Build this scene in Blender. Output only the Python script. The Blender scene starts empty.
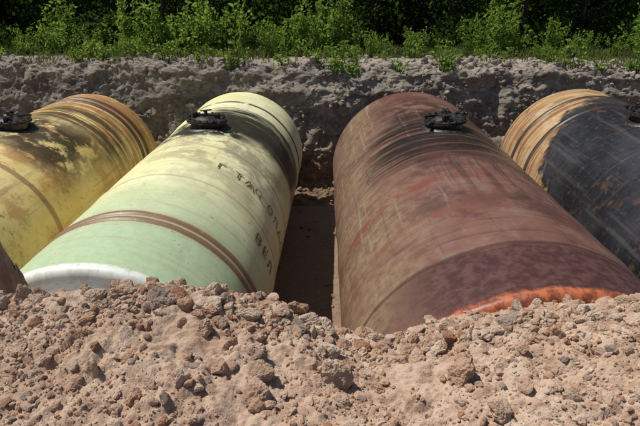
import bpy, bmesh, math, random
import numpy as np
from mathutils import Vector, Matrix
from mathutils.bvhtree import BVHTree
random.seed(7); rng=np.random.default_rng(11)
sc=bpy.context.scene
sc.view_settings.view_transform='Standard'; sc.view_settings.look='None'; sc.view_settings.exposure=0
CZ=2.4
# ---------------------------------------------------------------- numpy noise
def _h(a,b,c):
    n=(a*374761393+b*668265263+c*1274126177)&0xffffffff
    n=((n^(n>>13))*1103515245)&0xffffffff
    n=((n^(n>>16))*668265263)&0xffffffff
    return ((n^(n>>15))&0xffffff)/float(0xffffff)
def vn(p):
    i=np.floor(p).astype(np.int64); f=p-i; f=f*f*(3-2*f)
    x,y,z=i[:,0],i[:,1],i[:,2]; fx,fy,fz=f[:,0],f[:,1],f[:,2]
    def L(a,b,t): return a+(b-a)*t
    r=L(L(L(_h(x,y,z),_h(x+1,y,z),fx),L(_h(x,y+1,z),_h(x+1,y+1,z),fx),fy),
        L(L(_h(x,y,z+1),_h(x+1,y,z+1),fx),L(_h(x,y+1,z+1),_h(x+1,y+1,z+1),fx),fy),fz)
    return r*2-1
def fbm(p,oct=5,g=.5,l=2.07,ridge=False):
    s=np.zeros(len(p)); a=1.;t=0
    for k in range(oct):
        v=vn(p+17.3*k)
        if ridge: v=1-2*np.abs(v)
        s+=a*v; t+=a; a*=g; p=p*l
    return s/t
def sstep(x,a,b):
    t=np.clip((x-a)/(b-a),0,1); return t*t*(3-2*t)
def worley(x,y,cell,seed=0,jit=.9):
    gx=x/cell; gy=y/cell; ix=np.floor(gx).astype(np.int64); iy=np.floor(gy).astype(np.int64); best=np.full(len(x),9.)
    bid=np.zeros(len(x))
    for dx in (-1,0,1):
        for dy in (-1,0,1):
            a=ix+dx;b=iy+dy; z=np.full(len(x),seed,dtype=np.int64)
            px=a+.5+jit*(_h(a,b,z)-.5); py=b+.5+jit*(_h(a,b,z+31)-.5); d=np.hypot(gx-px,gy-py)
            hh=_h(a,b,z+77); m=d<best; best=np.where(m,d,best); bid=np.where(m,hh,bid)
    return np.sqrt(np.clip(1-(best/.62)**2,0,1))*bid
# ---------------------------------------------------------------- mesh helpers
def mesh_np(name,V,F,mats=(),mi=None,attr=None,smooth=False):
    me=bpy.data.meshes.new(name)
    V=np.asarray(V,dtype=np.float32); 
    me.vertices.add(len(V)); me.vertices.foreach_set('co',V.ravel())
    F=np.asarray(F); k=F.shape[1]
    me.loops.add(F.size); me.loops.foreach_set('vertex_index',F.ravel().astype(np.int32))
    me.polygons.add(len(F)); me.polygons.foreach_set('loop_start',(np.arange(len(F))*k).astype(np.int32))
    for m in mats: me.materials.append(m)
    if mi is not None: me.polygons.foreach_set('material_index',np.asarray(mi,dtype=np.int32))
    me.polygons.foreach_set('use_smooth',np.full(len(F),smooth))
    if attr is not None:
        a=me.attributes.new('rnd','FLOAT','POINT'); a.data.foreach_set('value',np.asarray(attr,dtype=np.float32))
    me.update(calc_edges=True)
    return me
def obj(name,me,parent=None,loc=(0,0,0),rot=(0,0,0),scale=(1,1,1)):
    o=bpy.data.objects.new(name,me); sc.collection.objects.link(o)
    o.location=loc; o.rotation_euler=rot; o.scale=scale
    if parent: o.parent=parent
    return o
def grid_faces(nu,nv):
    i=np.arange(nv-1)[:,None]*nu+np.arange(nu-1)[None,:]; i=i.ravel()
    return np.stack([i,i+1,i+nu+1,i+nu],1)
# ---------------------------------------------------------------- node helper
class G:
    def __init__(s,name):
        s.mat=bpy.data.materials.new(name); s.mat.use_nodes=True; s.t=s.mat.node_tree; s.n=s.t.nodes; s.n.clear()
        s.out=s.n.new('ShaderNodeOutputMaterial')
    def lk(s,a,b):
        if isinstance(a,bpy.types.NodeSocket): s.t.links.new(a,b)
        else:
            if isinstance(a,(tuple,list)) and len(a)==3 and b.type=='RGBA': a=(*a,1)
            b.default_value=a
    def m(s,op,a,b=None,c=None,clamp=False):
        n=s.n.new('ShaderNodeMath'); n.operation=op; n.use_clamp=clamp; s.lk(a,n.inputs[0])
        if b is not None: s.lk(b,n.inputs[1])
        if c is not None: s.lk(c,n.inputs[2])
        return n.outputs[0]
    def add(s,a,b): return s.m('ADD',a,b)
    def mul(s,*a):
        r=a[0]
        for x in a[1:]: r=s.m('MULTIPLY',r,x)
        return r
    def ss(s,x,a,b):
        n=s.n.new('ShaderNodeMapRange'); n.interpolation_type='SMOOTHSTEP'
        s.lk(x,n.inputs[0])
        if a<b: n.inputs[1].default_value=a; n.inputs[2].default_value=b; return n.outputs[0]
        n.inputs[1].default_value=b; n.inputs[2].default_value=a; n.inputs[3].default_value=1; n.inputs[4].default_value=0
        return n.outputs[0]
    def band(s,x,c,w,soft): return s.ss(s.m('ABSOLUTE',s.m('SUBTRACT',x,c)),w+soft,w)
    def vec(s,x,y,z=0.):
        n=s.n.new('ShaderNodeCombineXYZ'); s.lk(x,n.inputs[0]); s.lk(y,n.inputs[1]); s.lk(z,n.inputs[2]); return n.outputs[0]
    def noise(s,v,scale=1.,det=4.,rough=.6,dist=0.,sc3=None,off=0.):
        if sc3 or off:
            q=s.n.new('ShaderNodeMapping'); s.lk(v,q.inputs[0]); q.inputs['Location'].default_value=(off,off*.7,off*.3)
            q.inputs['Scale'].default_value=sc3 or (1,1,1); v=q.outputs[0]
        n=s.n.new('ShaderNodeTexNoise'); s.lk(v,n.inputs['Vector']); n.inputs['Scale'].default_value=scale
        n.inputs['Detail'].default_value=det; n.inputs['Roughness'].default_value=rough; n.inputs['Distortion'].default_value=dist
        return n.outputs[0]
    def mix(s,f,a,b,bt='MIX'):
        n=s.n.new('ShaderNodeMix'); n.data_type='RGBA'; n.blend_type=bt; s.lk(f,n.inputs[0]); s.lk(a,n.inputs[6]); s.lk(b,n.inputs[7]); return n.outputs[2]
    def pos(s): return s.n.new('ShaderNodeNewGeometry').outputs['Position']
    def sep(s,v):
        n=s.n.new('ShaderNodeSeparateXYZ'); s.lk(v,n.inputs[0]); return n.outputs
    def attr(s,nm='rnd'):
        n=s.n.new('ShaderNodeAttribute'); n.attribute_name=nm; return n.outputs['Fac']
    def bump(s,h,st,dist=.02,nrm=None):
        n=s.n.new('ShaderNodeBump'); n.inputs['Strength'].default_value=st; n.inputs['Distance'].default_value=dist; s.lk(h,n.inputs['Height'])
        if nrm is not None: s.lk(nrm,n.inputs['Normal'])
        return n.outputs[0]
    def bsdf(s,col,rough=.8,metal=0.,nrm=None,spec=.5):
        n=s.n.new('ShaderNodeBsdfPrincipled'); s.lk(col,n.inputs['Base Color']); s.lk(rough,n.inputs['Roughness']); s.lk(metal,n.inputs['Metallic'])
        n.inputs['Specular IOR Level'].default_value=spec
        if nrm is not None: s.lk(nrm,n.inputs['Normal'])
        s.t.links.new(n.outputs[0],s.out.inputs[0]); return n
    def diff(s,col,nrm):
        n=s.n.new('ShaderNodeBsdfDiffuse'); s.lk(col,n.inputs['Color']); s.lk(nrm,n.inputs['Normal']); n.inputs['Roughness'].default_value=.6
        s.t.links.new(n.outputs[0],s.out.inputs[0])
# ---------------------------------------------------------------- world / sun
to_sun=Vector((-0.44,0.05,0.88)).normalized()
elev=math.asin(to_sun.z); az=math.atan2(to_sun.x,to_sun.y)
w=bpy.data.worlds.new("World"); sc.world=w; w.use_nodes=True
bg=w.node_tree.nodes['Background']; sky=w.node_tree.nodes.new('ShaderNodeTexSky'); sky.sky_type='NISHITA'
sky.sun_disc=False; sky.sun_elevation=elev; sky.sun_rotation=az
w.node_tree.links.new(sky.outputs[0],bg.inputs[0]); bg.inputs[1].default_value=.075
sd=bpy.data.lights.new('sun','SUN'); sd.energy=5.0; sd.angle=math.radians(.5); sd.color=(1,.96,.90)
so=bpy.data.objects.new('sun',sd); sc.collection.objects.link(so); so.rotation_euler=to_sun.to_track_quat('Z','Y').to_euler(); so.location=(0,0,30)
# ---------------------------------------------------------------- camera
cd=bpy.data.cameras.new('camera'); cam=bpy.data.objects.new('camera',cd); sc.collection.objects.link(cam); sc.camera=cam
cd.lens=31.5; cd.sensor_width=36; cd.clip_end=2000; cd.clip_start=.05
cam.location=(0,0,CZ); cam.rotation_euler=(math.radians(90-22.6),0,math.radians(2.17))
# ---------------------------------------------------------------- materials: soil
def soil_mat(name,kind):
    g=G(name); P=g.pos(); X,Y,Z=g.sep(P)
    n2=g.noise(P,9,5,.65); n3=g.noise(P,60,4,.7)
    if kind!='pit':
        n1=g.noise(P,1.6,3)
        c=g.mix(g.ss(n1,.35,.65),(.46,.315,.225),(.52,.40,.30))
        c=g.mix(g.mul(g.ss(n2,.45,.68),.6),c,(.32,.19,.12))
        c=g.mix(g.mul(g.ss(n3,.5,.75),.4),c,(.60,.49,.38))
    if kind=='clod':
        r=g.attr()
        c=g.mix(g.mul(g.ss(r,.30,.75),.75),c,(.39,.235,.15))
        c=g.mix(g.mul(g.ss(r,.90,.93),.7),c,(.24,.21,.185))
        c=g.mix(g.mul(g.ss(r,.25,.0),.6),c,(.56,.45,.34))
        c=g.mix(g.mul(g.band(r,.80,.03,.01),.75),c,(.28,.14,.085))
    if kind=='pit':
        warp=g.add(Z,g.mul(g.noise(P,.7,3),1.6))
        st=g.noise(g.vec(g.mul(X,.25),g.mul(Y,.25),g.mul(warp,2.6)),1.,4,.6)
        c=g.mix(g.ss(st,.38,.62),(.20,.17,.138),(.35,.30,.24))
        c=g.mix(g.mul(g.ss(n2,.42,.66),.6),c,(.14,.11,.085))
        c=g.mix(g.mul(g.ss(g.noise(P,2.3,5,.65,off=5),.50,.64),.5),c,(.43,.375,.31))
        c=g.mix(g.mul(g.ss(n3,.5,.75),.35),c,(.46,.41,.35))
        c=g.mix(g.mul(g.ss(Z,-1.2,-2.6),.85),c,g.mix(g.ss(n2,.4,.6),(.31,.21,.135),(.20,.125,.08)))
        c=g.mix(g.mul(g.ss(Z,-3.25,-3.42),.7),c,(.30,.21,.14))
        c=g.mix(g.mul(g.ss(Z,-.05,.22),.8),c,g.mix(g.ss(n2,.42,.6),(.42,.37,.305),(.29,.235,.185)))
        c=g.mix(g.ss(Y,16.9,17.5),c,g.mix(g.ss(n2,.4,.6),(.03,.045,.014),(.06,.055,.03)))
    h=g.add(g.mul(n2,.6),g.mul(n3,.28))
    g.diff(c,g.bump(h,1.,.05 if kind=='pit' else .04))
    return g.mat
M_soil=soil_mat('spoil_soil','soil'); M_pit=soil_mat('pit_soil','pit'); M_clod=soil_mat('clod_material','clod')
# ---------------------------------------------------------------- terrain
cx=[-6,-2.6,-2.1,-1.7,-1.17,-.81,-.33,.04,.36,.66,.95,1.3,1.77,2.6,6]
cz=[-1.9,-1.90,-1.94,-1.91,-1.85,-1.87,-1.97,-2.10,-2.19,-2.11,-2.02,-1.95,-1.88,-1.80,-1.9]
def crest(x): return CZ+np.interp(x,cx,cz)
keys=[(-400,0,1),(-60,0,4),(-6,.0,10),(-.5,.28,14),(1.5,.36,20),(3.05,None,190),(3.35,None,40),(4.5,-2.5,80),(5.3,-3.35,12),(14.7,-3.4,60),(15.25,-3.0,20),(15.6,-1.3,66),(15.95,.02,66),(16.4,.27,25),(17.6,.26,18),(21,.12,16),(60,0,14),(160,0,6),(900,0,4)]
rows=[]
for k in range(1,len(keys)):
    n=keys[k][2]
    for j in range(n): rows.append((k-1,j/n))
rows.append((len(keys)-2,1.0))
sl=np.linspace(-1,1,520); tail=1+np.cumsum(np.geomspace(.02,60,34)); S=np.concatenate([-tail[::-1],sl,tail])
ky=np.array([k[0] for k in keys],float)
nu=len(S); nv=len(rows)
XX=np.zeros((nv,nu)); YY=np.zeros((nv,nu)); ZZ=np.zeros((nv,nu))
for r,(k,t) in enumerate(rows):
    y=ky[k]+(ky[k+1]-ky[k])*t
    W=np.interp(y,[-6,1.5,3.1,3.6,4.6,16,60],[6,2.6,2.9,3.7,4.2,13.5,34])
    x=S*W
    def kz(i):
        if i==5: return crest(x)
        if i==6: return crest(x)-.16
        return np.full(nu,float(keys[i][1]))
    z=kz(k)*(1-t)+kz(k+1)*t
    pit=sstep(np.abs(x+.4),12.8,10.6)
    z=np.where(z<0,z*pit,z)
    XX[r]=x;YY[r]=y;ZZ[r]=z
X=XX.ravel();Y=YY.ravel();Z=ZZ.ravel()
P=np.stack([X,Y,Z],1)
nearw=sstep(Y,-3,0)*sstep(Y,5.5,4.0)
wall=sstep(Y,14.4,15.1)*sstep(Y,17.4,16.3)
wx=X+.05*fbm(P*[6,6,1],3); wy=Y+.05*fbm(P*[6,6,1]+40,3)
lump=.060*worley(wx,wy,.24,3)+.034*worley(wx,wy,.11,5)*(.5+.5*sstep(fbm(P*[1.7,1.7,0],2),-.3,.3))+.015*worley(wx,wy,.05,9)
# bank of spoil at the left end of the mound
bank=sstep(X+.22*fbm(P*[3,3,0.]+8,4,.6)+.05*fbm(P*[14,14,0.]+3,3),-2.66,-3.25)*sstep(Y,3.1,3.9)*sstep(Y,5.4,4.3)*sstep(X,-5.2,-4.3)
Z=Z+bank*np.clip(.80-Z,0,None)
Z=Z+nearw*(.085*fbm(P*[2.0,2.0,1],3)+.045*fbm(P*[8,8,2],4,.6)+lump-.02+.014*fbm(P*[38,38,5],3,.6,ridge=True))
gul=fbm(np.stack([X*1.1,Z*.7,Y*0],1),5,.55,ridge=True)
strata=fbm(np.stack([X*.8,Y*.0,Z*2.6+fbm(P*.6,3)*2.0],1),4,.55)
rough=fbm(P*2.6,6,.68); rough2=fbm(P*[1.,1.,1.2]+31,3,.5,ridge=True)
Y=Y+wall*(-.12*strata-.22*gul-.22*rough-.12*rough2+.15+.5*fbm(np.stack([X*.16,X*0,X*0],1),2))
Z=Z+wall*(.28*fbm(P*[1.,1.,.5]+9,6,.64)+.10*rough+.20*fbm(np.stack([X*.35,X*0,X*0+4],1),2))
rest=(1-nearw)*(1-wall)
Z=Z+rest*np.where(np.abs(Y)<80,.05,0.)*fbm(P*[1.2,1.2,.6],4)
Z+=.22*np.exp(-((X-1.7)/.9)**4)*sstep(Y,4.5,6)*sstep(Y,13.5,12.5)+.22*np.exp(-((X-5.6)/1.0)**4)*sstep(Y,4.5,6)*sstep(Y,14,13)
P3=np.stack([X,Y,Z],1); bk=bank*(1-bank)*4
X=X+bk*(.10*fbm(P3*4,4,.6)+.03*fbm(P3*18,3,.6)); 
V=np.stack([X,Y,Z],1)
F=grid_faces(nu,nv)
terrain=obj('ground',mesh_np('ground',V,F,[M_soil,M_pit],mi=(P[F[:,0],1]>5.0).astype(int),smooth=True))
def bv(ymin,ymax,xm):
    s=(P[F[:,0],1]>ymin)&(P[F[:,0],1]<ymax)&(np.abs(P[F[:,0],0])<xm); fs=F[s]; used,inv=np.unique(fs,return_inverse=True)
    return BVHTree.FromPolygons(V[used].tolist(),inv.reshape(fs.shape).tolist())
bvh=bv(1.,5.2,3.9); bvh2=bv(5.,24,16)
def gz(x,y,default=0.1):
    h=(bvh if y<5.1 else bvh2).ray_cast(Vector((x,y,20)),Vector((0,0,-1)))
    return h[0].z if h[0] is not None else default
# ---------------------------------------------------------------- clods
def ico(sub):
    bm=bmesh.new(); bmesh.ops.create_icosphere(bm,subdivisions=sub,radius=1)
    v=np.array([q.co[:] for q in bm.verts]); f=np.array([[q.index for q in p.verts] for p in bm.faces]); bm.free(); return v,f
def clod_shapes(sub,n,det):
    v0,f=ico(sub); out=[]
    for i in range(n):
        v=v0.copy()
        for c in range(8):
            d=rng.normal(size=3); d/=np.linalg.norm(d); lim=rng.uniform(.5,.85)
            e=v@d; ex=np.clip(e-lim,0,None); v=v-ex[:,None]*d*.85
        k=1+.30*fbm(v*1.3+i*9,2)+(.22*fbm(v*2.8+i*5,5,.68)+.10*fbm(v*4+i*3,3,.6,ridge=True) if det else .12*fbm(v*4+i,2))
        v=v*k[:,None]*np.array([rng.uniform(.85,1.3),rng.uniform(.75,1.1),rng.uniform(.6,.95)])
        out.append(v)
    return out,f
sets={'L':clod_shapes(5,10,True),'M':clod_shapes(3,14,True),'S':clod_shapes(2,12,True),'T':clod_shapes(1,6,False)}
def scatter(lst):
    Vs=[];Fs=[];A=[];n=0
    for (kind,x,y,z,s) in lst:
        sh,f=sets[kind]; a=Vector(rng.normal(size=3)).normalized(); R=np.array(Matrix.Rotation(rng.uniform(0,6.28),3,a))
        v=sh[rng.integers(len(sh))]@R.T*s+np.array([x,y,z])
        Vs.append(v);Fs.append(f+n);A.append(np.full(len(v),rng.random())); n+=len(v)
    return np.concatenate(Vs),np.concatenate(Fs),np.concatenate(A)
L=[]
def put(kind,s,n,yr=(1.75,3.35),xr=(-2.9,2.6),sink=.3,crestbias=0.,cl=False):
    m=n*3; x=rng.uniform(*xr,m); y=np.where(rng.random(m)>crestbias,rng.uniform(*yr,m),rng.normal(3.0,.13,m))
    if cl:
        k=rng.random(m)<.5+1.2*fbm(np.stack([x*2.3,y*2.3,x*0+3.],1),3); x=x[k];y=y[k]
    for xx,yy in zip(x[:n],y[:n]):
        ss=s[0]+(s[1]-s[0])*rng.random()**2; z=gz(xx,yy)
        L.append((kind,xx,yy,z+ss*(.40-sink*rng.random()*2),ss))
put('L',(.055,.10),80,crestbias=.65,sink=.4); put('L',(.03,.06),270,crestbias=.5)
put('M',(.013,.034),2400,crestbias=.35,cl=True); put('S',(.007,.016),6000,crestbias=.2,cl=True); put('T',(.003,.008),12000,cl=True)
bi=np.where((P[:,1]>3.2)&(P[:,1]<5)&(X<-2.4)&(X>-3.6)&(bank>.03))[0]
for i in rng.choice(bi,min(900,len(bi)),replace=False):
    s=.008+.05*rng.random()**3; L.append(('M',V[i,0]+s*.1,V[i,1]-s*.1,V[i,2]+s*.1,s))
for (px,py,s) in [(335,378,.11),(160,303,.095),(258,396,.08),(395,333,.09),(60,290,.07),(128,345,.07),(500,410,.08),(300,330,.07),(440,352,.06),(590,330,.05),(95,300,.07),(205,330,.06),(640,395,.07),(370,338,.07),(120,290,.07),(215,296,.07),(75,385,.05),(180,380,.05),(20,350,.06),(560,300,.05),(40,300,.07)]:
    d=Vector(((px-320)/560,-(py-213)/560,-1)); d=cam.rotation_euler.to_matrix()@d
    h=bvh.ray_cast(Vector((0,0,CZ)),d.normalized())
    if h[0] is not None and h[0].y<4: L.append(('L',h[0].x,h[0].y,h[0].z+s*.2,s))
v,f,a=scatter(L)
obj('dirt_clods',mesh_np('dirt_clods',v,f,[M_clod],attr=a,smooth=False))
L=[]
wi=np.where((P[:,1]>15.0)&(P[:,1]<16.6)&(np.abs(P[:,0])<12))[0]
for i in rng.choice(wi,3200,replace=False):
    s=.012+.07*rng.random()**3; L.append(('S',V[i,0],V[i,1]-s*.1,V[i,2]+s*.1,s))
for _ in range(900):
    x=rng.uniform(-12,12); y=rng.normal(14.9,.35) if rng.random()<.6 else rng.uniform(15.9,17.0)
    s=rng.uniform(.03,.14)*rng.uniform(.4,1); L.append(('S',x,y,gz(x,y)+s*.2,s))
for _ in range(500):
    x=rng.uniform(-8,8); y=rng.uniform(5.5,14.6); s=rng.uniform(.02,.09); L.append(('S',x,y,gz(x,y)+s*.2,s))
v,f,a=scatter(L)
g=G('pit_clod'); P_=g.pos(); r=g.attr(); n=g.noise(P_,14,4,.65)
c=g.mix(g.ss(r,.2,.8),(.36,.31,.25),(.23,.185,.145)); c=g.mix(g.mul(g.ss(n,.45,.65),.5),c,(.45,.39,.33)); c=g.mix(g.mul(g.ss(g.sep(P_)[2],-2.2,-3.1),.7),c,(.32,.21,.14))
g.diff(c,g.bump(n,.8,.03)); M_pc=g.mat
obj('pit_rubble',mesh_np('pit_rubble',v,f,[M_pc],attr=a,smooth=False))
# ---------------------------------------------------------------- tank materials
def uvs(g):
    n=g.n.new('ShaderNodeUVMap'); n.uv_map='arc'; u,v,_=g.sep(n.outputs[0]); return n.outputs[0],u,v
BLACK=(.012,.011,.011)
def finish(g,c,UV,rough,bumpst=.25,oil=None,spec=.45):
    h=g.add(g.mul(g.noise(UV,3,3),.5),g.mul(g.noise(UV,45,4,.65),.07))
    ro=g.add(rough,g.mul(g.noise(UV,6,4),.22))
    if oil is not None: ro=g.m('SUBTRACT',ro,g.mul(oil,.15))
    g.bsdf(c,ro,0.,g.bump(h,bumpst,.03),spec); return g.mat
def tank_cream():
    g=G('cream_paint_weathered'); UV,u,v=uvs(g)
    big=g.noise(UV,.6,5); f=g.noise(UV,7,6,.72); long=g.noise(UV,1,5,.68,sc3=(7,.35,1)); circ=g.noise(UV,1,6,.72,sc3=(.5,9,1),off=3)
    c=g.mix(g.ss(big,.35,.65),(.66,.63,.33),(.77,.75,.47))
    c=g.mix(g.mul(g.ss(u,.3,-1.5),.5),c,(.69,.66,.28))
    gm=g.m('MULTIPLY',g.ss(g.add(v,g.mul(g.m('SUBTRACT',big,.5),2.)),8.8,5.7),.9)
    c=g.mix(gm,c,g.mix(g.ss(f,.4,.6),(.31,.44,.26),(.38,.49,.31)))
    c=g.mix(g.mul(g.ss(circ,.50,.70),.5),c,(.38,.32,.19))
    c=g.mix(g.mul(g.ss(long,.53,.72),.4),c,(.43,.38,.23))
    c=g.mix(g.mul(g.ss(f,.58,.68),.65),c,(.28,.18,.09))
    dirt=g.mul(g.band(v,10.2,.0,3.8),g.ss(g.noise(UV,1.6,6,.72,off=8),.43,.58),g.band(u,.7,.5,1.5))
    c=g.mix(g.mul(dirt,.75),c,(.22,.17,.105))
    vw=g.add(v,g.mul(g.noise(UV,3,4),.05))
    for (cc,w_) in ((6.42,.045),(6.24,.045)):
        b=g.mul(g.band(vw,cc,w_,.02),g.ss(g.noise(UV,5,6,.7,off=2),.30,.42)); c=g.mix(g.mul(b,.9),c,(.12,.05,.03))
    c=g.mix(g.mul(g.band(vw,6.35,.12,.18),.35),c,(.33,.19,.10))
    b=g.mul(g.band(vw,13.35,.04,.03),g.ss(g.noise(UV,2,6,.7),.35,.45)); c=g.mix(g.mul(b,.9),c,(.04,.03,.025))
    for cc in (7.9,9.6,): c=g.mix(g.mul(g.band(vw,cc,.012,.02),.5),c,(.30,.22,.12))
    sw=g.add(v,g.mul(g.m('SUBTRACT',g.noise(UV,1.2,5),.5),.9))
    s1=g.mul(g.band(sw,11.6,.50,.5),g.band(u,1.25,1.2,.8),g.ss(circ,.31,.44))
    s2=g.mul(g.band(sw,11.0,.5,.5),g.band(u,-.05,.65,.5),g.ss(g.noise(UV,3,6,.7),.36,.50))
    s3=g.mul(g.band(sw,12.5,.14,.2),g.band(u,1.5,1.5,.5),g.ss(circ,.40,.54))
    oil=g.m('MAXIMUM',g.m('MAXIMUM',s1,s2),s3)
    c=g.mix(g.mul(oil,.96),c,BLACK)
    c=g.mix(g.mul(g.ss(g.add(v,g.mul(f,.08)),5.12,5.06),.92),c,g.mix(g.ss(f,.45,.62),(.70,.73,.68),(.55,.57,.51)))
    return finish(g,c,UV,.36,.25,oil)
def tank_red():
    g=G('oxide_paint_weathered'); UV,u,v=uvs(g)
    big=g.noise(UV,.7,5); f=g.noise(UV,8,6,.72); long=g.noise(UV,1,6,.7,sc3=(8,.35,1)); circ=g.noise(UV,1,6,.72,sc3=(.45,10,1),off=3)
    c=g.mix(g.ss(big,.38,.62),(.120,.050,.036),(.175,.086,.062))
    c=g.mix(g.mul(g.ss(g.noise(UV,2,6,.72,off=4),.46,.62),.5),c,(.22,.148,.112))
    c=g.mix(g.mul(g.ss(g.noise(UV,1.1,6,.74,off=34),.50,.62),.7),c,(.062,.032,.027))
    lf=g.mul(g.ss(u,-.5,-1.6),g.ss(g.noise(UV,1.5,6,.72,off=7),.30,.55))
    c=g.mix(g.mul(lf,.8),c,g.mix(g.ss(f,.4,.6),(.24,.172,.10),(.16,.095,.058)))
    c=g.mix(g.mul(g.ss(circ,.52,.68),.65),c,(.055,.030,.025))
    c=g.mix(g.mul(g.ss(long,.56,.68),g.ss(v,5.,7.),.6),c,(.28,.225,.19))
    c=g.mix(g.mul(g.ss(g.noise(UV,1,5,.7,sc3=(11,.3,1),off=9),.60,.70),.55),c,(.05,.03,.025))
    c=g.mix(g.mul(g.ss(f,.57,.68),.6),c,(.17,.055,.025))
    vw=g.add(v,g.mul(g.noise(UV,2,5),.12))
    for cc,ww,o_,st in ((6.9,.04,12,.8),(9.3,.02,14,.6),(5.9,.02,15,.5)):
        r1=g.mul(g.band(vw,cc,ww,.12),g.ss(g.noise(UV,1.8,6,.72,off=o_),.45,.56)); c=g.mix(g.mul(r1,st),c,(.17,.042,.026))
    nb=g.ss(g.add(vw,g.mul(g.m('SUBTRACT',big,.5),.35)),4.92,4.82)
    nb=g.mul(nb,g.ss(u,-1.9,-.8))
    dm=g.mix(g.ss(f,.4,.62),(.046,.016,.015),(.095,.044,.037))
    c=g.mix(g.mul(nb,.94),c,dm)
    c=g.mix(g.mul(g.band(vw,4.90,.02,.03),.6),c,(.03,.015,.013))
    rr=g.mul(g.ss(g.add(v,g.mul(g.noise(UV,5,5,.7),.20)),4.12,4.06),g.ss(u,-2.2,-1.4)); c=g.mix(rr,c,g.mix(g.ss(g.noise(UV,9,5,.75,off=3),.42,.58),(.40,.12,.05),(.17,.045,.022)))
    sw=g.add(v,g.mul(g.m('SUBTRACT',g.noise(UV,1.2,5),.5),.9))
    s1=g.mul(g.band(sw,8.9,.6,1.0),g.band(u,-.15,.75,.8),g.ss(circ,.34,.52))
    s2=g.mul(g.band(sw,10.6,.4,1.2),g.band(u,.3,.7,.9),g.ss(g.noise(UV,2.2,6,.72,off=21),.40,.55))
    s3=g.mul(g.band(sw,7.3,.3,1.5),g.band(u,.1,.3,.5),g.ss(long,.45,.6))
    oil=g.m('MAXIMUM',s1,g.m('MAXIMUM',g.mul(s2,.75),g.mul(s3,.6))); c=g.mix(g.mul(oil,.92),c,BLACK)
    return finish(g,c,UV,.34,.25,oil,.38)
def tank_yellow():
    g=G('yellow_paint_weathered'); UV,u,v=uvs(g)
    big=g.noise(UV,.7,5); f=g.noise(UV,7,6,.72); long=g.noise(UV,1,5,.7,sc3=(7,.4,1)); circ=g.noise(UV,1,6,.72,sc3=(.45,7,1),off=3)
    c=g.mix(g.ss(big,.35,.65),(.62,.46,.15),(.71,.59,.28))
    c=g.mix(g.mul(g.ss(g.noise(UV,1.2,6,.72,off=5),.49,.61),.7),c,(.42,.21,.065))
    c=g.mix(g.mul(g.ss(v,10.,13.),g.ss(circ,.36,.56),.85),c,(.28,.12,.05))
    c=g.mix(g.mul(g.ss(f,.56,.67),.7),c,(.18,.08,.03))
    c=g.mix(g.mul(g.ss(long,.54,.68),.5),c,(.23,.13,.06))
    vw=g.add(v,g.mul(g.noise(UV,3,4),.06))
    for cc in (13.4,13.1): c=g.mix(g.mul(g.band(vw,cc,.06,.04),.9),c,(.05,.025,.018))
    c=g.mix(g.mul(g.band(vw,8.7,.05,.04),.7),c,(.20,.09,.04))
    sw=g.add(v,g.mul(g.m('SUBTRACT',g.noise(UV,1.2,5),.5),1.4))
    s1=g.mul(g.band(sw,10.4,.5,1.1),g.band(u,.3,.9,.9),g.ss(g.noise(UV,2,6,.72,off=6),.39,.52))
    s4=g.mul(g.band(sw,11.9,.3,.6),g.band(u,.9,.8,.6),g.ss(circ,.40,.52))
    s1=g.m('MAXIMUM',s1,g.mul(s4,.85))
    c=g.mix(g.mul(s1,.93),c,(.03,.02,.014))
    return finish(g,c,UV,.38,.25,s1)
def tank_black():
    g=G('bitumen_coated_steel'); UV,u,v=uvs(g)
    big=g.noise(UV,.8,5); f=g.noise(UV,8,6,.72); long=g.noise(UV,1,6,.7,sc3=(7,.35,1)); circ=g.noise(UV,1,6,.72,sc3=(.45,8,1),off=3)
    c=g.mix(g.ss(big,.4,.62),(.010,.011,.014),(.028,.030,.036))
    c=g.mix(g.mul(g.ss(long,.50,.68),.4),c,(.10,.095,.09))
    c=g.mix(g.mul(g.ss(circ,.54,.66),.5),c,(.075,.05,.04))
    c=g.mix(g.mul(g.ss(f,.54,.66),.65),c,(.10,.055,.035))
    tan=g.mix(g.ss(circ,.42,.58),(.46,.31,.15),(.24,.11,.05))
    tan=g.mix(g.mul(g.ss(g.noise(UV,2,6,.72),.50,.62),.6),tan,(.53,.44,.29))
    tan=g.mix(g.mul(g.ss(f,.55,.66),.6),tan,(.11,.055,.03))
    e=g.ss(g.add(g.add(v,g.mul(u,-.9)),g.mul(g.m('SUBTRACT',g.noise(UV,.9,6,.72,off=6),.5),3.6)),11.9,12.3)
    c=g.mix(g.mul(e,.95),c,tan)
    vw=g.add(v,g.mul(g.noise(UV,3,4),.06))
    for cc in (12.1,11.2): c=g.mix(g.mul(g.band(vw,cc,.05,.05),.85),c,(.03,.02,.016))
    c=g.mix(g.mul(g.ss(g.noise(UV,1.7,6,.72,off=16),.58,.68),.7),c,(.11,.05,.03))
    return finish(g,c,UV,.32,.3,None,.4)
g=G('oily_black_steel'); P_=g.pos(); n=g.noise(P_,14,5,.7)
c_=g.mix(g.ss(n,.45,.65),(.014,.013,.013),(.06,.045,.035)); c_=g.mix(g.mul(g.ss(g.noise(P_,30,5),.55,.65),.6),c_,(.15,.13,.11))
g.bsdf(c_,.45,.3,g.bump(n,.4,.01)); M_hatch=g.mat
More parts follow.
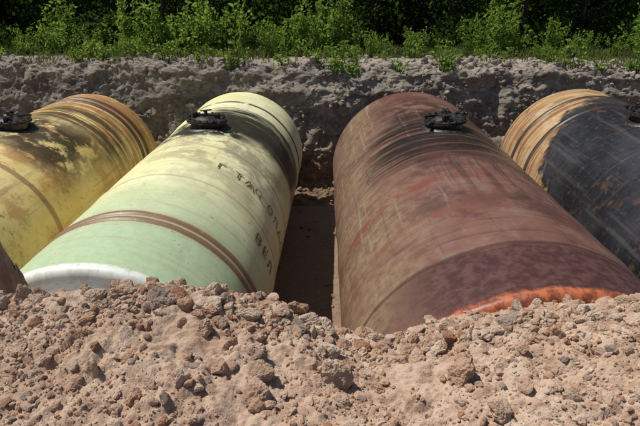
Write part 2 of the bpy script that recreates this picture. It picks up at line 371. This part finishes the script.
# ---------------------------------------------------------------- tank builder
def make_tank(xc,zc,r,y0,y1,mat,bands,hatch_y,seed,strips,yaw=0.,hs=.85,hx=0.):
    root=bpy.data.objects.new('fuel_storage_tank',None); sc.collection.objects.link(root); root.location=(xc,(y0+y1)/2,zc)
    root.rotation_euler=(0,0,yaw)
    ym=(y0+y1)/2
    prof=[]
    hd=.30
    for a in np.linspace(0,1,12):
        rr=r*.93*a; prof.append((y0-hd*(1-a*a*.72)-.0,rr))
    for a in np.linspace(.15,1,6):
        t=a*math.pi/2; prof.append((y0-hd*.28+hd*.28*(1-math.cos(t))*1.0, r*.93+r*.07*math.sin(t)))
    ys=list(np.linspace(y0+.02,y1-.02,110))
    for b in bands: ys+= [b-.03,b-.018,b,b+.018,b+.03]
    for (b,wd) in strips: ys+=[b-wd-.004,b-wd,b+wd,b+wd+.004]
    for y in sorted(ys):
        e=0
        for b in bands:
            d=abs(y-b)
            if d<.0185: e=.004 if d>.01 else .008
        for (b,wd) in strips:
            if abs(y-b)<=wd+1e-6: e=.012
        prof.append((y,r+e))
    for a in np.linspace(1,.15,6):
        t=a*math.pi/2; prof.append((y1+hd*.28-hd*.28*(1-math.cos(t)), r*.93+r*.07*math.sin(t)))
    for a in np.linspace(1,0,12): prof.append((y1+hd*(1-a*a*.72),r*.93*a))
    prof=np.array(prof); n=192
    th=np.linspace(0,2*np.pi,n+1)-np.pi
    YY,TH=np.meshgrid(prof[:,0],th,indexing='ij'); RR=np.repeat(prof[:,1][:,None],n+1,1)
    d=fbm(np.stack([np.cos(TH).ravel()*1.6,np.sin(TH).ravel()*1.6,YY.ravel()*.7+seed*7],1),3).reshape(RR.shape)
    d2=fbm(np.stack([np.cos(TH).ravel()*6,np.sin(TH).ravel()*6,YY.ravel()*2.5+seed*7],1),2).reshape(RR.shape)
    Rd=RR+(.018*d+.005*d2)*np.clip(RR/r,0,1)**2
    Vv=np.stack([np.sin(TH)*Rd,YY-ym,np.cos(TH)*Rd],-1).reshape(-1,3)
    F=grid_faces(n+1,len(prof))
    me=mesh_np('shell',Vv,F,[mat],smooth=True)
    uvl=me.uv_layers.new(name='arc'); idx=np.zeros(len(me.loops),np.int32); me.loops.foreach_get('vertex_index',idx)
    U=(TH*r).ravel()[idx]; Vc=np.where(RR<r*.92,YY-(r-RR),YY).ravel()[idx]
    uvl.data.foreach_set('uv',np.stack([U,Vc],1).astype(np.float32).ravel())
    obj('shell',me,root)
    bm=bmesh.new()
    def cyl(x,y,z,rad,h,seg=32,rad2=None,rot=None):
        M=Matrix.Translation((x,y,z+h/2)) if rot is None else Matrix.Translation((x,y,z))@rot
        return bmesh.ops.create_cone(bm,cap_ends=True,segments=seg,radius1=rad,radius2=rad if rad2 is None else rad2,depth=h,matrix=M)
    def box(x,y,z,sx,sy,sz,rz=0):
        bmesh.ops.create_cube(bm,size=1,matrix=Matrix.Translation((x,y,z))@Matrix.Rotation(rz,4,'Z')@Matrix.Diagonal((sx,sy,sz,1)))
    cyl(0,0,-.10,.36,.26); cyl(0,0,.12,.46,.035,40); cyl(0,0,.160,.45,.035,40); cyl(0,0,.195,.30,.05,32,.20)
    for i in range(16):
        a=i*math.tau/16; cyl(.41*math.cos(a),.41*math.sin(a),.10,.02,.14,6)
        cyl(.41*math.cos(a),.41*math.sin(a),.195,.034,.03,6)
    box(0,0,.265,.62,.07,.04,.5); cyl(0,0,.24,.035,.14,10); box(0,0,.37,.28,.03,.03,1.1)
    for a in (.5,.5+math.pi): cyl(.30*math.cos(a),.30*math.sin(a),.19,.035,.13,8)
    box(-.50,.05,.18,.14,.18,.10); cyl(-.56,.05,.2,.03,.26,10,rot=Matrix.Rotation(math.pi/2,4,'X'))
    box(.52,-.02,.17,.16,.08,.06); box(.22,-.2,.25,.30,.04,.05,-.6)
    cyl(.2,.18,.2,.05,.13,12); cyl(.2,.18,.31,.085,.025,12)
    cyl(-.16,-.14,.2,.04,.09,12); cyl(-.16,-.14,.28,.06,.02,12)
    me=bpy.data.meshes.new('hatch'); bm.to_mesh(me); bm.free(); me.materials.append(M_hatch)
    ho=obj('hatch',me,root,(hx,hatch_y-ym,math.sqrt(r*r-hx*hx)),(0,hx/r,seed*1.3),(hs,hs,hs*1.0))
    bv=ho.modifiers.new('b','BEVEL'); bv.width=.006; bv.segments=2; bv.limit_method='ANGLE'
    V_=[];nr=6;na=40
    for i in range(nr):
        rad=(.34+.20*i/(nr-1))*hs
        for j in range(na):
            a=j*math.tau/na; xx=hx+rad*math.cos(a); yy=hatch_y-ym+rad*math.sin(a); V_.append((xx,yy,math.sqrt(r*r-xx*xx)+(.026 if i<nr-1 else -.02)))
    Fp=[(i*na+j,i*na+(j+1)%na,(i+1)*na+(j+1)%na,(i+1)*na+j) for i in range(nr-1) for j in range(na)]
    obj('hatch_pad',mesh_np('hatch_pad',V_,[f[::-1] for f in Fp],[M_hatch],smooth=True),root)
    return root,ym,r
m1,m2,m3,m4=tank_yellow(),tank_cream(),tank_red(),tank_black()
make_tank(-6.4,CZ-4.25,1.6,4.2,14.0,m1,[7.1,8.7,11.8],10.45,1,[(13.4,.05),(13.1,.05)])
T2=make_tank(-2.63,CZ-4.3,1.6,5.0,14.6,m2,[7.9,9.6,12.45],10.95,2,[(6.42,.04),(6.24,.04),(13.35,.03)],hx=-.06)
make_tank(1.69,CZ-4.0,1.72,3.95,12.5,m3,[5.3,7.6,9.1,10.6],9.35,3,[],yaw=math.radians(1.9),hs=.78,hx=.1)
make_tank(5.42,CZ-3.93,1.65,4.0,13.0,m4,[6.9,8.6],9.9,4,[(12.1,.05),(11.2,.05)])
g=G('faded_stencil_paint'); P_=g.pos(); n=g.noise(P_,9,6,.75)
b=g.n.new('ShaderNodeBsdfPrincipled'); b.inputs['Base Color'].default_value=(.12,.06,.025,1); b.inputs['Roughness'].default_value=.7
tr=g.n.new('ShaderNodeBsdfTransparent'); mx=g.n.new('ShaderNodeMixShader'); g.lk(g.ss(n,.38,.48),mx.inputs[0])
g.t.links.new(tr.outputs[0],mx.inputs[1]); g.t.links.new(b.outputs[0],mx.inputs[2]); g.t.links.new(mx.outputs[0],g.out.inputs[0]); M_let=g.mat
def lettering(txt,u0,y,size,sx=1.):
    root,ym,r=T2
    cu=bpy.data.curves.new('txt','FONT'); cu.body=txt; cu.size=size; cu.space_character=1.35; cu.resolution_u=3; cu.offset=.003
    o=bpy.data.objects.new('txt',cu); sc.collection.objects.link(o); bpy.context.view_layer.update()
    me=bpy.data.meshes.new_from_object(o.evaluated_get(bpy.context.evaluated_depsgraph_get())); bpy.data.objects.remove(o)
    bm=bmesh.new(); bm.from_mesh(me)
    bmesh.ops.triangulate(bm,faces=bm.faces[:]); bmesh.ops.subdivide_edges(bm,edges=[e for e in bm.edges if e.calc_length()>.08],cuts=2)
    for v in bm.verts:
        t=(u0+v.co.x*sx)/r; yy=v.co.y; R=r+.02
        v.co=(math.sin(t)*R,y+yy-ym,math.cos(t)*R)
    bm.to_mesh(me); bm.free(); me.materials.clear(); me.materials.append(M_let); me.name='painted_lettering'
    obj('painted_lettering',me,root)
lettering("Г ТАС ОПАСНО",.62,8.62,.32,.80); lettering("ВЕЛ",1.66,7.35,.36,.78)
# ---------------------------------------------------------------- vegetation
def leaf_mat(name,c1,c2,c3,tl=.35):
    g=G(name); r=g.attr(); oi=g.n.new('ShaderNodeObjectInfo').outputs['Random']
    c=g.mix(g.ss(r,0,.6),c1,c2); c=g.mix(g.ss(r,.6,1),c,c3); c=g.mix(g.mul(oi,.35),c,c1)
    d=g.n.new('ShaderNodeBsdfDiffuse'); g.lk(c,d.inputs['Color'])
    t=g.n.new('ShaderNodeBsdfTranslucent'); g.lk(g.mix(.45,c,(c3[0]*1.3,c3[1]*1.3,c3[2]*.8)),t.inputs[0])
    mx=g.n.new('ShaderNodeMixShader'); mx.inputs[0].default_value=tl
    g.t.links.new(d.outputs[0],mx.inputs[1]); g.t.links.new(t.outputs[0],mx.inputs[2])
    g.t.links.new(mx.outputs[0],g.out.inputs[0]); return g.mat
M_lt=leaf_mat('tree_leaves',(.014,.032,.008),(.030,.062,.013),(.10,.17,.03),.38)
M_ls=leaf_mat('shrub_leaves',(.08,.16,.02),(.18,.30,.055),(.30,.40,.10),.45)
g=G('bark'); P_=g.pos(); n=g.noise(P_,6,4,.7,sc3=(1,1,.25))
g.diff(g.mix(g.ss(n,.4,.6),(.035,.028,.022),(.10,.085,.07)),g.bump(n,.8,.03)); M_bark=g.mat
def tube(pts,rad,seg=6):
    V=[];F=[]
    pts=[np.array(p,float) for p in pts]
    for i,p in enumerate(pts):
        d=pts[min(i+1,len(pts)-1)]-pts[max(i-1,0)]; d/=np.linalg.norm(d)+1e-9
        a=np.cross(d,[.31,.9,.2]); a/=np.linalg.norm(a); b=np.cross(d,a)
        for j in range(seg):
            t=j*math.tau/seg; V.append(p+rad[i]*(a*math.cos(t)+b*math.sin(t)))
    for i in range(len(pts)-1):
        for j in range(seg): F.append((i*seg+j,i*seg+(j+1)%seg,(i+1)*seg+(j+1)%seg,(i+1)*seg+j))
    return np.array(V),np.array(F)
def leaves(C,size,aspect=.55,droop=.3):
    n=len(C); d=rng.normal(size=(n,3)); d[:,2]-=droop; d/=np.linalg.norm(d,axis=1)[:,None]
    q=rng.normal(size=(n,3)); q[:,2]*=.5; s=np.cross(d,q); s/=np.linalg.norm(s,axis=1)[:,None]+1e-9
    nn=np.cross(s,d)
    L=size*rng.uniform(.6,1.3,n)[:,None]; W=L*aspect
    V=np.stack([C,C+d*L*.45+s*W*.5+nn*L*.08,C+d*L,C+d*L*.45-s*W*.5+nn*L*.08],1).reshape(-1,3)
    F=np.arange(n*4).reshape(n,4); return V,F,np.repeat(rng.random(n),4)
def assemble(name,parts,mats):
    Vs=[];Fs=[];A=[];MI=[];n=0
    for V,F,a,mi in parts:
        Vs.append(V);Fs.append(F+n);A.append(a);MI.append(np.full(len(F),mi));n+=len(V)
    return mesh_np(name,np.concatenate(Vs),np.concatenate(Fs),mats,np.concatenate(MI),np.concatenate(A))
def tree_mesh(i):
    parts=[]; H=rng.uniform(6.5,8.5); lean=rng.normal(size=2)*.4
    pts=[(lean[0]*t*t+.1*math.sin(5*t+i),lean[1]*t*t,H*t) for t in np.linspace(0,1,9)]
    V,F=tube(pts,[.10*(1-.85*t)+.01 for t in np.linspace(0,1,9)],8); parts.append((V,F,np.zeros(len(V)),0))
    tips=[]
    for b in range(30):
        t=rng.uniform(.07,.97); p=np.array([np.interp(t,np.linspace(0,1,9),[q[k] for q in pts]) for k in range(3)])
        a=rng.uniform(0,6.28); ln=rng.uniform(1.,2.5)*(1-.5*t); e=p+np.array([math.cos(a)*ln,math.sin(a)*ln,ln*rng.uniform(-.1,.6)])
        m=(p+e)/2+np.array([0,0,.15]); V,F=tube([p,m,e],[.04,.025,.008],4); parts.append((V,F,np.zeros(len(V)),0))
        for _ in range(5): tips.append(p+(e-p)*rng.uniform(.35,1.08)+rng.normal(size=3)*.22)
    C=np.concatenate([t+rng.normal(size=(20,3))*[.28,.28,.15] for t in tips])
    V,F,a=leaves(C,.20,.62); parts.append((V,F,a,1))
    return assemble('deciduous_tree',parts,[M_bark,M_lt])
def shrub_mesh(H,Wd,nst,size,mat,per=70,up=.55):
    parts=[];Cs=[]
    for s in range(nst):
        a=rng.uniform(0,6.28); rr=rng.uniform(0,Wd*.35); base=np.array([math.cos(a)*rr,math.sin(a)*rr,-.05])
        h=H*rng.uniform(.45,1.); out=rng.uniform(.05,up)*Wd
        tip=base+np.array([math.cos(a)*out,math.sin(a)*out,h]); mid=(base+tip)/2+np.array([0,0,h*.1])
        V,F=tube([base,mid,tip],[.014,.010,.003],4); parts.append((V,F,np.zeros(len(V)),0))
        t=rng.uniform(.12,1.05,per)[:,None]; c=base*(1-t)**2+2*mid*t*(1-t)+tip*t*t
        Cs.append(c+rng.normal(size=(per,3))*[.09*Wd,.09*Wd,.04*Wd]*(1.25-t*.9))
    V,F,a=leaves(np.concatenate(Cs),size,.55,.2); parts.append((V,F,a,1))
    return assemble('shrub',parts,[M_bark,mat])
trees=[tree_mesh(i) for i in range(5)]
shr=[shrub_mesh(rng.uniform(1.3,1.9),rng.uniform(.8,1.3),18,.15,M_ls,44) for i in range(5)]
dsh=[shrub_mesh(2.0,2.0,22,.18,M_lt,40) for i in range(3)]
weed=[shrub_mesh(rng.uniform(.35,.65),.45,8,.11,M_ls,14) for i in range(4)]
for i in range(14):
    x=-17+34*i/13+rng.normal()*.6; y=rng.uniform(21.0,24)
    obj('deciduous_tree',trees[i%5],None,(x,y,gz(x,21,.1)-.1),(0,0,rng.uniform(0,6.28)),(1,1,rng.uniform(.9,1.15)))
forest=bpy.data.objects.new('forest',None); sc.collection.objects.link(forest)
for row,y0 in enumerate((26,31,37)):
    n=16+row*3; hw=20+row*5
    for i in range(n):
        x=-hw+2*hw*i/(n-1)+rng.normal()*.7; y=y0+rng.normal()*.8; s=rng.uniform(1.,1.35)
        obj('tree_%d_%d'%(row,i),trees[rng.integers(5)],forest,(x,y,-.1),(0,0,rng.uniform(0,6.28)),(s,s,s))
        x+=rng.normal(); s=rng.uniform(1.,1.5); obj('bush_%d_%d'%(row,i),dsh[rng.integers(3)],forest,(x,y-1,0),(0,0,rng.uniform(0,6.28)),(s,s,s))
under=bpy.data.objects.new('undergrowth',None); sc.collection.objects.link(under)
for i in range(22):
    x=-17+34*i/21+rng.normal()*.8; s=rng.uniform(.45,1.)
    obj('bush_%d'%i,dsh[i%3],under,(x,rng.uniform(19.6,23),.05),(0,0,rng.uniform(0,6.28)),(s,s,s))
for (x,y,s) in [(-8.9,18.2,.75),(-7.9,18.0,.5),(-6.9,18.5,.9),(-6.2,18.0,.5),(-5.5,18.4,1.0),(-4.7,18.2,1.0),(-3.9,18.5,1.2),(-4.3,19.2,1.3),(-3.1,18.3,.6),(-1.9,18.2,.8),(-1.1,18.5,1.25),(-.4,18.2,1.0),(.2,18.6,.7),(4.8,18.2,.8),(5.5,18.4,.8),(4.1,18.4,.6),(9.3,17.8,.7),(10.3,18.0,.8),(-10.2,18.4,.5),(-11.6,18.6,.7),(1.3,18.8,.5),(7.6,18.4,.5),(6.6,18.6,.6),(11.5,18.4,.8),(8.5,18.3,.5),(2.4,19.3,.6),(5.0,19.4,1.),(9.7,19.2,1.),(-9.5,19.4,.9),(-6.4,17.2,.45),(-2.2,17.3,.5),(.9,17.4,.4),(5.9,17.3,.4),(8.9,17.1,.5)]:
    k=rng.integers(5); obj('shrub',shr[k],None,(x,y,gz(x,y)),(0,0,rng.uniform(0,6.28)),(s,s,s*rng.uniform(.85,1.15)))
for _ in range(130):
    x=rng.uniform(-12,12); y=rng.uniform(16.2,18.3); s=rng.uniform(.3,1.1)
    obj('weed_plant',weed[rng.integers(4)],None,(x,y,gz(x,y)-.02),(0,0,rng.uniform(0,6.28)),(s,s,s))
for (x,y,s) in [(-.45,15.95,1.3),(-.2,15.8,1.2),(.15,15.75,1.3),(.35,15.9,1.),(-2.9,16.0,1.2),(2.8,16.0,1.2),(3.0,16.1,1.),(6.4,16.2,1.1),(8.6,16.0,1.3),(8.2,16.1,1.),(9.0,16.0,1.2),(-7.6,16.2,.8),(5.9,16.3,.8),(7.2,16.2,.8),(-5.,16.1,.9),(1.6,16.1,.8),(-1.6,15.9,.9),(-4.,16.1,.7),(-3.1,15.9,.7)]:
    obj('weed_plant',weed[rng.integers(4)],None,(x,y,gz(x,y)-.02),(-.3,0,rng.uniform(-1,1)),(s,s,s))
m=9000; x=rng.uniform(-13,13,m); y=16.0+3.1*rng.random(m)**.8
k=rng.random(m)<(.22+1.1*fbm(np.stack([x*.8,y*1.2,x*0],1),3)+.35*sstep(y,16.6,17.6)); x=x[k];y=y[k]
Vg=[];Fg=[];Ag=[];n=0
for xx,yy in zip(x,y):
    z=gz(xx,yy)-.02; rr=rng.random()
    for _ in range(2):
        a=rng.uniform(0,6.28); h=rng.uniform(.10,.34); l=h*rng.uniform(.2,.8); w_=.012
        dx,dy=math.cos(a),math.sin(a); bx=xx+rng.normal()*.04; by=yy+rng.normal()*.04
        Vg+= [(bx-dy*w_,by+dx*w_,z),(bx+dy*w_,by-dx*w_,z),(bx+dx*l*.4+dy*w_*.7,by+dy*l*.4-dx*w_*.7,z+h*.6),(bx+dx*l*.4-dy*w_*.7,by+dy*l*.4+dx*w_*.7,z+h*.6),(bx+dx*l,by+dy*l,z+h),(bx+dx*l+.002,by+dy*l,z+h)]
        Fg+= [(n,n+1,n+2,n+3),(n+3,n+2,n+5,n+4)]; n+=6; Ag+=[rr]*6
M_g=leaf_mat('grass_blades',(.05,.08,.015),(.09,.13,.03),(.20,.19,.08),.3)
obj('grass',mesh_np('grass',Vg,Fg,[M_g],attr=Ag))
